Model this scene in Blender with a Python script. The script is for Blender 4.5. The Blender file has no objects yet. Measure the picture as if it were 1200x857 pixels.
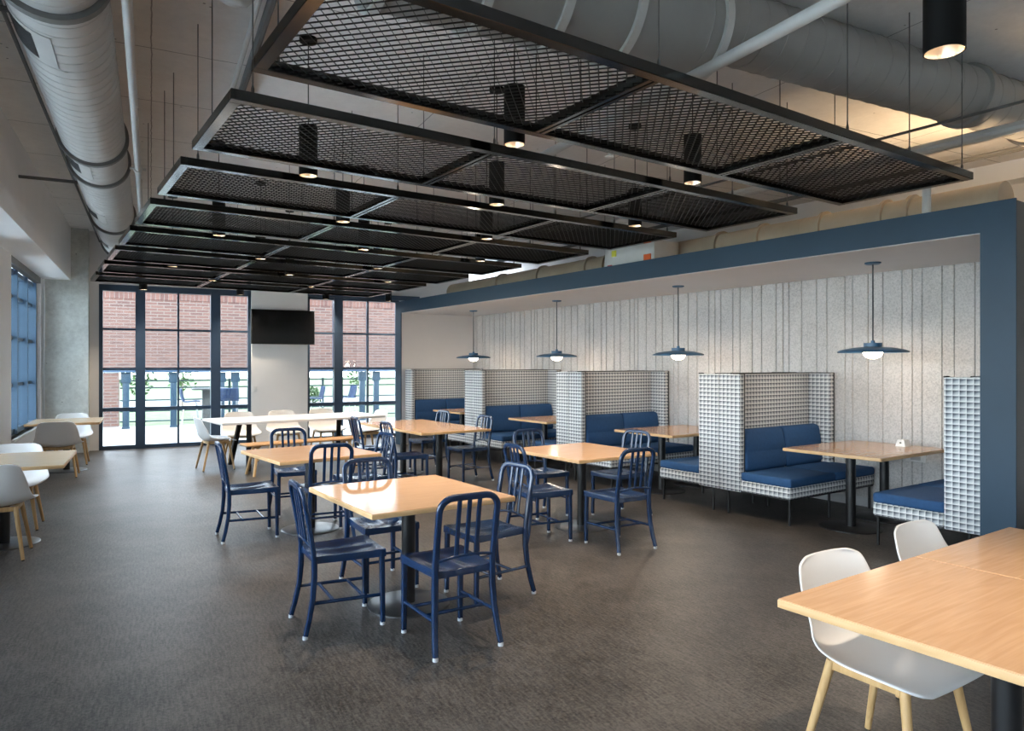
import bpy, bmesh, math, random
from mathutils import Vector, Matrix, Quaternion
random.seed(7)
PI = math.pi
scn = bpy.context.scene
COL = scn.collection

# ------------------------------------------------------------------ frames
YB, YG = 0.60298, 0.47397          # booth axis / building axis, left of the lens axis
DG = YB - YG                       # the building is turned clockwise to the booths
GXv = Vector((math.cos(DG), -math.sin(DG))); GYv = Vector((math.sin(DG), math.cos(DG)))
def G(gx, gy, z=0.0):
    p = GXv * gx + GYv * gy
    return Vector((p.x, p.y, z))
CEIL = 4.03

# ------------------------------------------------------------------ materials
def new_mat(name):
    m = bpy.data.materials.new(name); m.use_nodes = True
    nt = m.node_tree
    return m, nt, nt.nodes['Principled BSDF']
def N(nt, t, **kw):
    n = nt.nodes.new(t)
    for k, v in kw.items(): setattr(n, k, v)
    return n
def L(nt, a, b): nt.links.new(a, b)
def rgba(c): return (c[0], c[1], c[2], 1.0)
def mathn(nt, op, a, b=None, c=None):
    n = N(nt, 'ShaderNodeMath', operation=op)
    for i, v in enumerate((a, b, c)):
        if v is None: continue
        if isinstance(v, (int, float)): n.inputs[i].default_value = v
        else: L(nt, v, n.inputs[i])
    return n.outputs[0]
def mixc(nt, fac, a, b):
    n = N(nt, 'ShaderNodeMix', data_type='RGBA')
    if isinstance(fac, (int, float)): n.inputs[0].default_value = fac
    else: L(nt, fac, n.inputs[0])
    for i, v in ((6, a), (7, b)):
        if isinstance(v, tuple): n.inputs[i].default_value = rgba(v)
        else: L(nt, v, n.inputs[i])
    return n.outputs[2]
def coords(nt, kind='Object', scale=(1, 1, 1)):
    tc = N(nt, 'ShaderNodeTexCoord'); mp = N(nt, 'ShaderNodeMapping')
    mp.inputs['Scale'].default_value = scale
    L(nt, tc.outputs[kind], mp.inputs['Vector'])
    return mp.outputs['Vector']
def noise(nt, vec, scale, detail=4, rough=.55):
    n = N(nt, 'ShaderNodeTexNoise'); n.inputs['Scale'].default_value = scale
    n.inputs['Detail'].default_value = detail; n.inputs['Roughness'].default_value = rough
    L(nt, vec, n.inputs['Vector']); return n.outputs['Fac']
def ramp(nt, fac, stops):
    n = N(nt, 'ShaderNodeValToRGB'); L(nt, fac, n.inputs['Fac'])
    e = n.color_ramp.elements
    while len(e) < len(stops): e.new(.5)
    for el, (p, c) in zip(e, stops): el.position = p; el.color = rgba(c)
    return n.outputs['Color']
def bump(nt, b, h, strength=.2, dist=.01):
    n = N(nt, 'ShaderNodeBump'); n.inputs['Strength'].default_value = strength
    n.inputs['Distance'].default_value = dist
    L(nt, h, n.inputs['Height']); L(nt, n.outputs['Normal'], b.inputs['Normal'])

def plain(name, c, rough=.5, metal=0., var=.06, vscale=9., spec=.5, bmp=0., bscale=60., coat=0., ior=1.5):
    m, nt, b = new_mat(name)
    v = coords(nt)
    n = noise(nt, v, vscale)
    a = tuple(max(0, x * (1 - var)) for x in c); d = tuple(min(1, x * (1 + var)) for x in c)
    L(nt, ramp(nt, n, [(.3, a), (.7, d)]), b.inputs['Base Color'])
    b.inputs['Roughness'].default_value = rough; b.inputs['Metallic'].default_value = metal
    b.inputs['Specular IOR Level'].default_value = spec
    b.inputs['IOR'].default_value = ior
    if coat: b.inputs['Coat Weight'].default_value = coat; b.inputs['Coat Roughness'].default_value = .15
    if bmp: bump(nt, b, noise(nt, v, bscale, 3), bmp, .004)
    return m

def wood(name, c1, c2, rough=.3, sc=(1.6, 26, 26), kind='UV', spec=.5):
    m, nt, b = new_mat(name)
    v = coords(nt, kind, sc)
    n1 = noise(nt, v, 1.0, 6, .6)
    v2 = coords(nt, kind, (sc[0] * .8, sc[1] * .16, sc[2] * .16))
    n2 = noise(nt, v2, 1.0, 2, .5)
    w = mathn(nt, 'FRACT', mathn(nt, 'MULTIPLY', n2, 9.0))
    w = mathn(nt, 'ABSOLUTE', mathn(nt, 'SUBTRACT', w, .5))
    f = mathn(nt, 'ADD', mathn(nt, 'MULTIPLY', n1, .75), mathn(nt, 'MULTIPLY', w, .28))
    L(nt, ramp(nt, f, [(.3, c1), (.75, c2)]), b.inputs['Base Color'])
    b.inputs['Roughness'].default_value = rough; b.inputs['Specular IOR Level'].default_value = spec
    return m

def gingham(name):
    m, nt, b = new_mat(name)
    tc = N(nt, 'ShaderNodeTexCoord'); sp = N(nt, 'ShaderNodeSeparateXYZ'); L(nt, tc.outputs['UV'], sp.inputs[0])
    def saw(o, pitch):
        f = mathn(nt, 'FRACT', mathn(nt, 'DIVIDE', o, pitch))
        return f
    u = saw(sp.outputs[0], .052); v = saw(sp.outputs[1], .046)
    # woven bands: each band fades from pale to dark across its width
    du = mathn(nt, 'POWER', u, 1.6); dv = mathn(nt, 'POWER', v, 1.4)
    wu = mathn(nt, 'GREATER_THAN', .17, u); wv = mathn(nt, 'GREATER_THAN', .2, v)
    s = mathn(nt, 'ADD', mathn(nt, 'MULTIPLY', du, .42), mathn(nt, 'MULTIPLY', dv, .62))
    pale = mathn(nt, 'MAXIMUM', mathn(nt, 'MULTIPLY', wu, .6), mathn(nt, 'MULTIPLY', wv, .6))
    s = mathn(nt, 'SUBTRACT', s, mathn(nt, 'MULTIPLY', pale, .25))
    fine = noise(nt, tc.outputs['UV'], 420, 2)
    s = mathn(nt, 'ADD', s, mathn(nt, 'MULTIPLY', mathn(nt, 'SUBTRACT', fine, .5), .3))
    L(nt, ramp(nt, s, [(.0, (.84, .84, .82)), (.33, (.56, .575, .59)), (.60, (.19, .205, .23)), (.98, (.03, .032, .04))]), b.inputs['Base Color'])
    b.inputs['Roughness'].default_value = .9; b.inputs['Specular IOR Level'].default_value = .15
    bump(nt, b, fine, .25, .002)
    return m

def carpet_mat():
    m, nt, b = new_mat('carpet_floor')
    v = coords(nt)
    n1 = noise(nt, v, 60, 3, .8); n2 = noise(nt, v, 2.2, 4, .6)
    vs = coords(nt, 'Object', (70, 9, 1)); n3 = noise(nt, vs, 1.0, 3, .7)
    f = mathn(nt, 'ADD', mathn(nt, 'MULTIPLY', n1, .45), mathn(nt, 'ADD', mathn(nt, 'MULTIPLY', n2, .2), mathn(nt, 'MULTIPLY', n3, .35)))
    L(nt, ramp(nt, f, [(.42, (.012, .0105, .009)), (.58, (.108, .094, .084))]), b.inputs['Base Color'])
    b.inputs['Roughness'].default_value = .42; b.inputs['Specular IOR Level'].default_value = .6
    bump(nt, b, mathn(nt, 'ADD', n1, n3), .35, .003)
    return m

def concrete(name, c, var=.25, joints=True, rough=.8):
    m, nt, b = new_mat(name)
    v = coords(nt)
    n1 = noise(nt, v, 1.3, 8, .65); n2 = noise(nt, v, 14, 6, .7)
    f = mathn(nt, 'ADD', mathn(nt, 'MULTIPLY', n1, .6), mathn(nt, 'MULTIPLY', n2, .4))
    col = ramp(nt, f, [(.3, tuple(x * (1 - var) for x in c)), (.7, tuple(x * (1 + var) for x in c))])
    vo = N(nt, 'ShaderNodeTexVoronoi'); vo.inputs['Scale'].default_value = 5.; L(nt, v, vo.inputs['Vector'])
    pit = mathn(nt, 'LESS_THAN', vo.outputs['Distance'], .05)
    col = mixc(nt, mathn(nt, 'MULTIPLY', pit, .8), col, tuple(x * .25 for x in c))
    if joints:
        sp = N(nt, 'ShaderNodeSeparateXYZ'); L(nt, v, sp.inputs[0])
        wob = mathn(nt, 'MULTIPLY', mathn(nt, 'SUBTRACT', noise(nt, v, 6, 2), .5), .02)
        j1 = mathn(nt, 'LESS_THAN', mathn(nt, 'FRACT', mathn(nt, 'DIVIDE', mathn(nt, 'ADD', sp.outputs[1], wob), 1.22)), .009)
        j2 = mathn(nt, 'LESS_THAN', mathn(nt, 'FRACT', mathn(nt, 'DIVIDE', mathn(nt, 'ADD', sp.outputs[0], wob), 2.44)), .004)
        col = mixc(nt, mathn(nt, 'MULTIPLY', mathn(nt, 'MAXIMUM', j1, j2), .75), col, tuple(x * .2 for x in c))
    L(nt, col, b.inputs['Base Color'])
    b.inputs['Roughness'].default_value = rough; b.inputs['Specular IOR Level'].default_value = .25
    bump(nt, b, n2, .25, .006)
    return m

def brick_mat():
    m, nt, b = new_mat('red_brick')
    tc = N(nt, 'ShaderNodeTexCoord')
    br = N(nt, 'ShaderNodeTexBrick'); L(nt, tc.outputs['UV'], br.inputs['Vector'])
    br.inputs['Scale'].default_value = 1.; br.inputs['Brick Width'].default_value = .3; br.inputs['Row Height'].default_value = .077
    br.inputs['Mortar Size'].default_value = .011; br.inputs['Bias'].default_value = -.1
    br.inputs['Color1'].default_value = rgba((.128, .060, .044)); br.inputs['Color2'].default_value = rgba((.072, .035, .029)); br.inputs['Mortar'].default_value = rgba((.150, .118, .10))
    n = noise(nt, tc.outputs['UV'], 30, 4)
    col = mixc(nt, mathn(nt, 'MULTIPLY', n, .3), br.outputs['Color'], (.17, .09, .068))
    L(nt, col, b.inputs['Base Color']); b.inputs['Roughness'].default_value = .9
    bump(nt, b, br.outputs['Fac'], -.3, .006)
    return m

def soldier_mat():
    m, nt, b = new_mat('soldier_brick')
    tc = N(nt, 'ShaderNodeTexCoord'); sp = N(nt, 'ShaderNodeSeparateXYZ'); L(nt, tc.outputs['UV'], sp.inputs[0])
    q = mathn(nt, 'DIVIDE', sp.outputs[0], .1)
    j = mathn(nt, 'LESS_THAN', mathn(nt, 'FRACT', q), .14)
    wn = N(nt, 'ShaderNodeTexWhiteNoise', noise_dimensions='1D'); L(nt, mathn(nt, 'FLOOR', q), wn.inputs['W'])
    col = mixc(nt, wn.outputs['Value'], (.15, .07, .052), (.095, .043, .034))
    L(nt, mixc(nt, j, col, (.150, .118, .10)), b.inputs['Base Color']); b.inputs['Roughness'].default_value = .9
    return m

def glass_mat():
    m = bpy.data.materials.new('window_glass'); m.use_nodes = True
    nt = m.node_tree; nt.nodes.clear()
    out = N(nt, 'ShaderNodeOutputMaterial'); t = N(nt, 'ShaderNodeBsdfTransparent'); g = N(nt, 'ShaderNodeBsdfGlossy')
    t.inputs['Color'].default_value = (.93, .96, .96, 1); g.inputs['Roughness'].default_value = .02
    fr = N(nt, 'ShaderNodeFresnel'); fr.inputs['IOR'].default_value = 1.4
    mx = N(nt, 'ShaderNodeMixShader'); L(nt, fr.outputs[0], mx.inputs[0]); L(nt, t.outputs[0], mx.inputs[1]); L(nt, g.outputs[0], mx.inputs[2])
    L(nt, mx.outputs[0], out.inputs['Surface'])
    return m

def emis(name, c, s):
    m, nt, b = new_mat(name)
    b.inputs['Base Color'].default_value = rgba(c); b.inputs['Emission Color'].default_value = rgba(c); b.inputs['Emission Strength'].default_value = s
    return m

def speckle(name, c, d):
    m, nt, b = new_mat(name)
    v = coords(nt); n = noise(nt, v, 55, 3, .8); n2 = noise(nt, v, 3, 3)
    f = mathn(nt, 'ADD', mathn(nt, 'MULTIPLY', n, .8), mathn(nt, 'MULTIPLY', n2, .2))
    L(nt, ramp(nt, f, [(.32, d), (.58, c)]), b.inputs['Base Color'])
    b.inputs['Roughness'].default_value = .95; b.inputs['Specular IOR Level'].default_value = .1
    bump(nt, b, n, .3, .003)
    return m

M = dict(
    floor=carpet_mat(),
    ceil=concrete('ceiling_concrete', (.72, .70, .68), .12),
    column=concrete('raw_concrete', (.58, .61, .59), .35, False),
    wall=plain('white_wall_paint', (.80, .79, .78), .7, var=.015, vscale=3, spec=.3),
    soffit=plain('soffit_paint', (.78, .78, .78), .6, var=.015, vscale=3, spec=.3),
    alcove=plain('alcove_paint', (.70, .68, .67), .7, var=.015, vscale=3, spec=.2),
    base=plain('baseboard_grey', (.45, .45, .45), .5),
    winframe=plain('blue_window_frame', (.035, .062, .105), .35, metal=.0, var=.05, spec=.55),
    sidewin=plain('sunlit_blue_frame', (.11, .19, .29), .4, var=.04),  # blue frame paint lightened: daylight on the mullions put into the colour
    frameblue=plain('portal_blue_paint', (.0115, .039, .070), .45, var=.03, spec=.4),
    felt=speckle('grey_acoustic_felt', (.60, .575, .555), (.36, .35, .34)),
    gingham=gingham('gingham_upholstery'),
    bluefab=plain('blue_upholstery', (.026, .082, .195), .75, var=.08, vscale=30, spec=.3, bmp=.2, bscale=500),
    navy=plain('navy_chair_metal', (.006, .025, .076), .22, var=.12, vscale=20, spec=.75),
    glide=plain('clear_plastic_glide', (.60, .62, .64), .35),
    shell=plain('white_chair_shell', (.80, .795, .79), .38, var=.01, spec=.45),
    oak=wood('oak_leg', (.50, .30, .125), (.70, .47, .23), .45, (30, 30, 3), 'Object'),
    beech=wood('beech_tabletop', (.60, .35, .185), (.73, .455, .26), .13, (1.2, 60, 60), spec=.5),
    edge=wood('pale_edge_band', (.60, .36, .16), (.74, .50, .27), .45, (2, 40, 40)),
    blonde=wood('blonde_tabletop', (.66, .49, .31), (.76, .58, .40), .2, (1.4, 60, 60), spec=.5),
    walnut=wood('booth_tabletop', (.47, .27, .14), (.55, .33, .19), .16, (1.4, 60, 60), spec=.5),
    benchwood=wood('bench_plank', (.42, .23, .10), (.58, .35, .17), .4, (1.4, 30, 30)),
    whitetop=plain('white_laminate', (.78, .78, .78), .25, var=.01, spec=.5),
    black=plain('black_powder_coat', (.010, .010, .011), .35, var=.1, spec=.5),
    basedisc=plain('satin_steel_disc', (.20, .205, .21), .28, metal=.9, var=.08),
    blackmetal=plain('black_panel_steel', (.006, .006, .006), .13, var=.1, spec=.5, ior=1.52),
    mesh=plain('black_expanded_mesh', (.009, .0085, .008), .5, var=.1, spec=.3),
    lamp=plain('downlight_black', (.004, .004, .004), .6, var=.1, spec=.12),
    lens=emis('downlight_lens', (1., .80, .58), 7.),
    refl=plain('downlight_reflector', (.75, .62, .48), .25, metal=.7),
    globe=emis('pendant_globe', (1., .82, .62), 9.),
    pendblue=plain('pendant_blue_enamel', (.05, .135, .24), .35, spec=.5),
    rod=plain('dark_rod', (.04, .045, .05), .4, metal=.4),
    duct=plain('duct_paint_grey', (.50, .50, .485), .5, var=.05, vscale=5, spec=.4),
    duct_dim=plain('duct_grey_dimmed', (.27, .265, .255), .5, var=.05, vscale=5, spec=.4),  # duct grey darkened: dimmer light on the right put into the colour
    ductd=plain('duct_seam', (.15, .15, .145), .6),
    tan=plain('duct_tan', (.40, .33, .25), .6, var=.08, vscale=4, spec=.3),
    pipe=plain('pipe_paint', (.50, .50, .49), .45, var=.05),
    dark=plain('dark_conduit', (.10, .10, .10), .5),
    slot=plain('grille_slot_dark', (.03, .03, .03), .7),
    tv=plain('tv_black_glass', (.006, .006, .006), .12, var=.0, spec=.5),
    tvb=plain('tv_bezel', (.008, .008, .008), .4),
    plastic=plain('white_plastic', (.72, .72, .70), .4),
    brick=brick_mat(), soldier=soldier_mat(),
    glass=glass_mat(),
    patio=concrete('patio_concrete', (.34, .33, .315), .08, False),
    grass=plain('lawn_grass', (.105, .125, .065), .95, var=.3, vscale=2.5, spec=.1, bmp=.5, bscale=80),
    road=plain('pale_bounce_path', (.80, .78, .75), .9),
    farpath=plain('far_path', (.16, .155, .15), .9),
    barcon=concrete('bar_table_concrete', (.12, .118, .112), .1, False),
    fence=plain('fence_green_steel', (.02, .045, .045), .5),
    bluepost=plain('patio_blue_post', (.014, .036, .058), .45),
    leaf=plain('shrub_leaf', (.055, .10, .03), .8, var=.4, vscale=12),
    bark=plain('bark', (.16, .12, .09), .9),
    woven=plain('woven_blue', (.010, .028, .075), .6, var=.6, vscale=45),
    chrome=plain('sled_steel', (.45, .45, .46), .3, metal=.9),
    coping=plain('coping_metal', (.12, .135, .15), .4),
)

# ------------------------------------------------------------------ mesh builder
class MB:
    def __init__(s): s.bm = bmesh.new()
    def _add(s, tmp, mat=None):
        if mat is not None: bmesh.ops.transform(tmp, matrix=mat, verts=tmp.verts)
        me = bpy.data.meshes.new('tmp'); tmp.to_mesh(me); tmp.free()
        s.bm.from_mesh(me); bpy.data.meshes.remove(me); return s
    def box(s, x0, x1, y0, y1, z0, z1, bev=0., seg=2, mat=None):
        t = bmesh.new(); bmesh.ops.create_cube(t, size=1.)
        for v in t.verts:
            v.co = Vector(((x0 + x1) / 2 + v.co.x * (x1 - x0), (y0 + y1) / 2 + v.co.y * (y1 - y0), (z0 + z1) / 2 + v.co.z * (z1 - z0)))
        if bev: bmesh.ops.bevel(t, geom=list(t.edges), offset=bev, segments=seg, profile=.5, affect='EDGES')
        return s._add(t, mat)
    def cone(s, p0, p1, r0, r1=None, n=16, caps=True):
        p0 = Vector(p0); p1 = Vector(p1); r1 = r0 if r1 is None else r1
        d = (p1 - p0).normalized(); q = d.to_track_quat('Z', 'X')
        ra = []; rb = []
        for i in range(n):
            a = 2 * PI * i / n; c = Vector((math.cos(a), math.sin(a), 0))
            ra.append(s.bm.verts.new(p0 + q @ (c * r0))); rb.append(s.bm.verts.new(p1 + q @ (c * r1)))
        for i in range(n):
            j = (i + 1) % n; s.bm.faces.new((ra[i], ra[j], rb[j], rb[i]))
        if caps: s.bm.faces.new(ra[::-1]); s.bm.faces.new(rb)
        return s
    def lathe(s, prof, c=(0, 0, 0), n=32, axis=None):
        c = Vector(c); q = Quaternion() if axis is None else Vector(axis).normalized().to_track_quat('Z', 'X')
        rings = []
        for r, z in prof:
            if r < 1e-6: rings.append([s.bm.verts.new(c + q @ Vector((0, 0, z)))])
            else: rings.append([s.bm.verts.new(c + q @ Vector((r * math.cos(2 * PI * i / n), r * math.sin(2 * PI * i / n), z))) for i in range(n)])
        for A, B in zip(rings, rings[1:]):
            if len(A) == 1 and len(B) == 1: continue
            for i in range(n):
                j = (i + 1) % n
                if len(A) == 1: s.bm.faces.new((A[0], B[j], B[i]))
                elif len(B) == 1: s.bm.faces.new((A[i], A[j], B[0]))
                else: s.bm.faces.new((A[i], A[j], B[j], B[i]))
        return s
    def sweep(s, pts, prof, up=(0, 0, 1), closed=False, scales=None):
        """sweep a 2-D profile [(a,b)] along pts; a along the side, b along the up-ish axis"""
        pts = [Vector(p) for p in pts]; n = len(pts); up = Vector(up); rings = []
        for i, p in enumerate(pts):
            if closed: t = pts[(i + 1) % n] - pts[i - 1]
            else: t = pts[min(i + 1, n - 1)] - pts[max(i - 1, 0)]
            t.normalize(); u = up - t * up.dot(t)
            if u.length < 1e-4: u = Vector((0, 1, 0)) - t * t.y
            u.normalize(); sd = t.cross(u); k = 1 if scales is None else scales[i]
            rings.append([s.bm.verts.new(p + sd * a * k + u * b * k) for a, b in prof])
        m = len(prof); rng = range(n) if closed else range(n - 1)
        for i in rng:
            A, B = rings[i], rings[(i + 1) % n]
            for k in range(m):
                l = (k + 1) % m; s.bm.faces.new((A[k], A[l], B[l], B[k]))
        if not closed: s.bm.faces.new(rings[0][::-1]); s.bm.faces.new(rings[-1])
        return s
    def tube(s, pts, r, n=8, closed=False, up=(0, 0, 1)):
        return s.sweep(pts, [(r * math.cos(2 * PI * i / n), r * math.sin(2 * PI * i / n)) for i in range(n)], up, closed)
    def prism(s, poly, z0, z1):
        a = [s.bm.verts.new((x, y, z0)) for x, y in poly]; b = [s.bm.verts.new((x, y, z1)) for x, y in poly]
        n = len(poly)
        s.bm.faces.new(a[::-1]); s.bm.faces.new(b)
        for i in range(n):
            j = (i + 1) % n; s.bm.faces.new((a[i], a[j], b[j], b[i]))
        return s
    def quad(s, *p):
        s.bm.faces.new([s.bm.verts.new(q) for q in p]); return s
    def build(s, name, mat, parent=None, loc=None, rotz=0., sharp=35, fixn=True):
        if fixn: bmesh.ops.recalc_face_normals(s.bm, faces=list(s.bm.faces))
        uvl = s.bm.loops.layers.uv.new('UVMap')
        for f in s.bm.faces:
            nx, ny, nz = (abs(c) for c in f.normal)
            for lp in f.loops:
                c = lp.vert.co
                lp[uvl].uv = (c.x, c.y) if nz >= nx and nz >= ny else ((c.y, c.z) if nx >= ny else (c.x, c.z))
        me = bpy.data.meshes.new(name); s.bm.to_mesh(me); s.bm.free()
        for p in me.polygons: p.use_smooth = True
        me.set_sharp_from_angle(angle=math.radians(sharp))
        me.materials.append(mat)
        o = bpy.data.objects.new(name, me); COL.objects.link(o)
        if parent is not None: o.parent = parent
        if loc is not None: o.location = loc
        if rotz: o.rotation_euler = (0, 0, rotz)
        return o

def rrect(w, h, r, n=3):
    pts = []
    for cx, cy, a0 in ((w/2 - r, h/2 - r, 0), (-w/2 + r, h/2 - r, 90), (-w/2 + r, -h/2 + r, 180), (w/2 - r, -h/2 + r, 270)):
        for i in range(n + 1):
            a = math.radians(a0 + 90 * i / n); pts.append((cx + r * math.cos(a), cy + r * math.sin(a)))
    return pts

def tag(o, label=None, cat=None, group=None, kind=None):
    if label: o['label'] = label
    if cat: o['category'] = cat
    if group: o['group'] = group
    if kind: o['kind'] = kind
    return o
def thing(name, label, cat, loc=(0, 0, 0), rotz=0., group=None):
    o = bpy.data.objects.new(name, None); COL.objects.link(o); o.empty_display_size = .1
    o.location = loc; o.rotation_euler = (0, 0, rotz)
    return tag(o, label, cat, group)
def struct(o, label=None): return tag(o, label, kind='structure')
KIDS = {}
def kids(o): return [c for c in COL.objects if c.parent == o]
def dup(root, loc, rotz, label, group=None):
    r = root.copy(); COL.objects.link(r); r.location = loc; r.rotation_euler = (0, 0, rotz); r['label'] = label
    if group: r['group'] = group
    for ch in kids(root):
        c = ch.copy(); COL.objects.link(c); c.parent = r
        for g in kids(ch):
            d = g.copy(); COL.objects.link(d); d.parent = c
    return r

# ------------------------------------------------------------------ camera
cam = bpy.data.cameras.new('camera'); co = bpy.data.objects.new('camera', cam); COL.objects.link(co)
cam.sensor_width = 36.; cam.lens = 825.4 / 1200 * 36.; cam.shift_y = -1.5 / 1200
cam.clip_start = .05; cam.clip_end = 300
co.location = (0, 0, 1.59); co.rotation_euler = (PI / 2, 0, -YB)
scn.camera = co

# ------------------------------------------------------------------ room shell (building frame, turned by -DG)
RG = -DG
struct(MB().prism([(-1.95, -4.5), (13, -4.5), (13, 15.3), (-1.95, 15.3)], -.15, 0).build('floor', M['floor'], rotz=RG))
struct(MB().prism([(-1.95, -4.5), (13, -4.5), (13, 15.3), (-1.95, 15.3)], CEIL, CEIL + .2).build('ceiling', M['ceil'], rotz=RG))
# left wall with window openings
SOF = 3.09
lw = MB()
W1 = (11.72, 14.62); W0 = (-4.2, 10.2)
def lwall(y0, y1, z0, z1): lw.box(-2.0, -1.70, y0, y1, z0, z1)
lwall(-4.5, W0[0], 0, CEIL); lwall(W0[1], W1[0], 0, CEIL); lwall(W1[1], 15.3, 0, CEIL)
lwall(W0[0], W0[1], SOF, CEIL); lwall(W1[0], W1[1], SOF, CEIL)
lwall(W0[0], W0[1], 0, .55); lwall(W1[0], W1[1], 0, .55)
struct(lw.build('wall_left', M['wall'], rotz=RG))
struct(MB().box(-1.70, -1.27, -4.5, 14.80, SOF, CEIL).build('trim_1', M['soffit'], rotz=RG))
struct(MB().prism([(-1.66, 14.78), (-1.0, 14.78), (-1.0, 15.3), (-1.66, 15.3)], 0, CEIL).build('trim_2', M['column'], rotz=RG), )
# left windows: deep blue mullions, glass, blind pocket
def left_window(idx, y0, y1, step):
    fr = MB()
    fr.box(-1.92, -1.80, y0, y1, .55, .63); fr.box(-1.92, -1.80, y0, y1, SOF - .17, SOF - .10)
    n = max(2, round((y1 - y0) / step)); st = (y1 - y0) / n
    for i in range(n + 1):
        y = y0 + i * st; w = .03 if 0 < i < n else .05
        fr.box(-1.95, -1.76, max(y0, y - w), min(y1, y + w), .55, SOF - .08)
    for z in (1.28, 1.98, 2.60):
        fr.box(-1.90, -1.82, y0, y1, z - .025, z + .025)
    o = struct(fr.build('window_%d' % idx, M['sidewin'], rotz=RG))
    MB().box(-1.865, -1.855, y0, y1, .6, SOF - .1).build('pane', M['glass'], o)
    MB().box(-1.80, -1.66, y0, y1, .50, .55, .008).build('window_sill', M['plastic'], o)
    MB().box(-1.79, -1.70, y0, y1, SOF - .10, SOF - .0).build('blind_pocket', M['ductd'], o)
left_window(1, W1[0], W1[1], .98)
left_window(2, W0[0], W0[1], 1.5)

# far wall (gy = 15.05)
FY = 15.05
fw = MB()
fw.box(-1.0, -.85, FY - .03, FY + .2, 0, CEIL)
fw.box(-.85, 6.6, FY - .0, FY + .2, 3.07, CEIL)
fw.box(1.80, 2.90, FY - .10, FY + .2, 0, CEIL)
fw.box(4.90, 13.0, FY, FY + .2, 0, 3.07)
struct(fw.build('wall_far', M['wall'], rotz=RG))
def far_window(idx, x0, x1, bars, thin):
    f = MB()
    f.box(x0, x1, FY - .02, FY + .10, 2.955, 3.07); f.box(x0, x1, FY - .02, FY + .10, 0, .07)
    f.box(x0, x0 + .06, FY - .02, FY + .10, 0, 3.07); f.box(x1 - .06, x1, FY - .02, FY + .10, 0, 3.07)
    for a, b in bars: f.box(a, b, FY - .07, FY + .12, 0, 3.0)
    for t in thin: f.box(t - .018, t + .018, FY + .0, FY + .08, 0, 3.0)
    for z, h in ((2.245, .02), (1.50, .025), (.745, .035)): f.box(x0, x1, FY + .0, FY + .08, z - h, z + h)
    o = struct(f.build('window_%d' % idx, M['winframe'], rotz=RG))
    MB().box(x0 + .03, x1 - .03, FY + .035, FY + .045, .05, 2.97).build('pane', M['glass'], o)
far_window(3, -.85, 1.80, [(-.255, -.09), (1.05, 1.225)], [.475])
far_window(4, 2.90, 4.90, [(3.46, 3.64)], [4.20])
struct(MB().box(2.9, 5.35, FY - .10, FY + .0, 3.0, 3.10).build('trim_3', M['winframe'], rotz=RG))
# right and back enclosure
struct(MB().box(-2.0, 13, -4.7, -4.5, 0, CEIL).build('wall_back', M['wall'], rotz=RG))
struct(MB().box(10.0, 10.2, -4.5, 16, 0, CEIL).build('wall_right', M['wall']))
struct(MB().box(9.7, 10.0, -4.5, 16, 3.80, CEIL).build('trim_4', M['soffit']))

# ------------------------------------------------------------------ booth alcove
AX, AB = 6.06, 7.72
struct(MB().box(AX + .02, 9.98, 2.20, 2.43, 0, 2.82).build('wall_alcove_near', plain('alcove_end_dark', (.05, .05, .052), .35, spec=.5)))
struct(MB().box(AX + .02, 8.2, 12.66, 12.86, 0, 2.82).build('wall_alcove_far', M['alcove']))
struct(MB().box(AX + .02, 8.2, 2.43, 12.66, 2.60, 2.80).build('ceiling_alcove', M['alcove']))
# grooved acoustic wall
g = MB(); y = 2.43; prof = []
wds = [.21, .10, .12, .26, .17, .23, .14, .24, .12, .13, .25, .20, .22, .11, .27, .16, .24]
i = 0
prof.append((AB, y))
while y < 12.5:
    y2 = min(12.66, y + wds[i % len(wds)] * .82); i += 1
    prof += [(AB, y2 - .012), (AB + .015, y2 - .006), (AB + .015, y2 + .006), (AB, y2 + .012)]; y = y2
prof.append((AB, 12.66))
poly = prof + [(AB + .1, 12.66), (AB + .1, 2.43)]
g.prism(poly, 0, 2.60)
struct(g.build('wall_alcove_back', M['felt'], sharp=15))
struct(MB().box(AB - .015, AB, 2.43, 12.66, 0, .10, .003).build('baseboard_alcove', M['base']))
# blue portal frame
p = MB()
p.prism([(2.19, 0), (2.43, 0), (2.43, 2.605), (12.66, 2.605), (12.66, 0), (12.90, 0), (12.90, 2.83), (2.19, 2.83)], -AX - .018, -AX)
for v_ in p.bm.verts: v_.co = Vector((-v_.co.z, v_.co.x, v_.co.y))
struct(p.build('trim_5', M['frameblue']))

# ------------------------------------------------------------------ tables
def top_part(root, w, d, z, th, mat, edge, x0=None):
    MB().box(-w/2 + .003, w/2 - .003, -d/2 + .003, d/2 - .003, z - .006, z, .0015, 1).build('tabletop', mat, root)
    MB().box(-w/2, w/2, -d/2, d/2, z - th, z - .004, .003, 2).build('edge_band', edge, root)
def ped(root, x, y, z, r=.27, disc='basedisc', pr=.045):
    MB().lathe([(0, 0), (r, 0), (r, .008), (r - .02, .014), (.06, .018), (0, .018)], (x, y, 0), 48).build('base', M[disc], root)
    MB().lathe([(0, .018), (pr, .018), (pr, z - .045), (.0, z - .045)], (x, y, 0), 24).build('column', M['black'], root)
    MB().box(x - .2, x + .2, y - .025, y + .025, z - .045, z - .032, .003).box(x - .025, x + .025, y - .2, y + .2, z - .046, z - .033, .003).build('support_plate', M['black'], root)
TH = .745
def square_table(label, x, y, rot=0, w=.98, d=1.08, top='beech', edge='edge', group=None, peds=((0, 0),), r=.27, name='cafe_table', disc='basedisc'):
    t = thing(name, label, 'table', (x, y, 0), rot, group)
    top_part(t, w, d, TH, .032, M[top], M[edge])
    for px, py in peds: ped(t, px, py, TH, r, disc)
    return t
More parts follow.
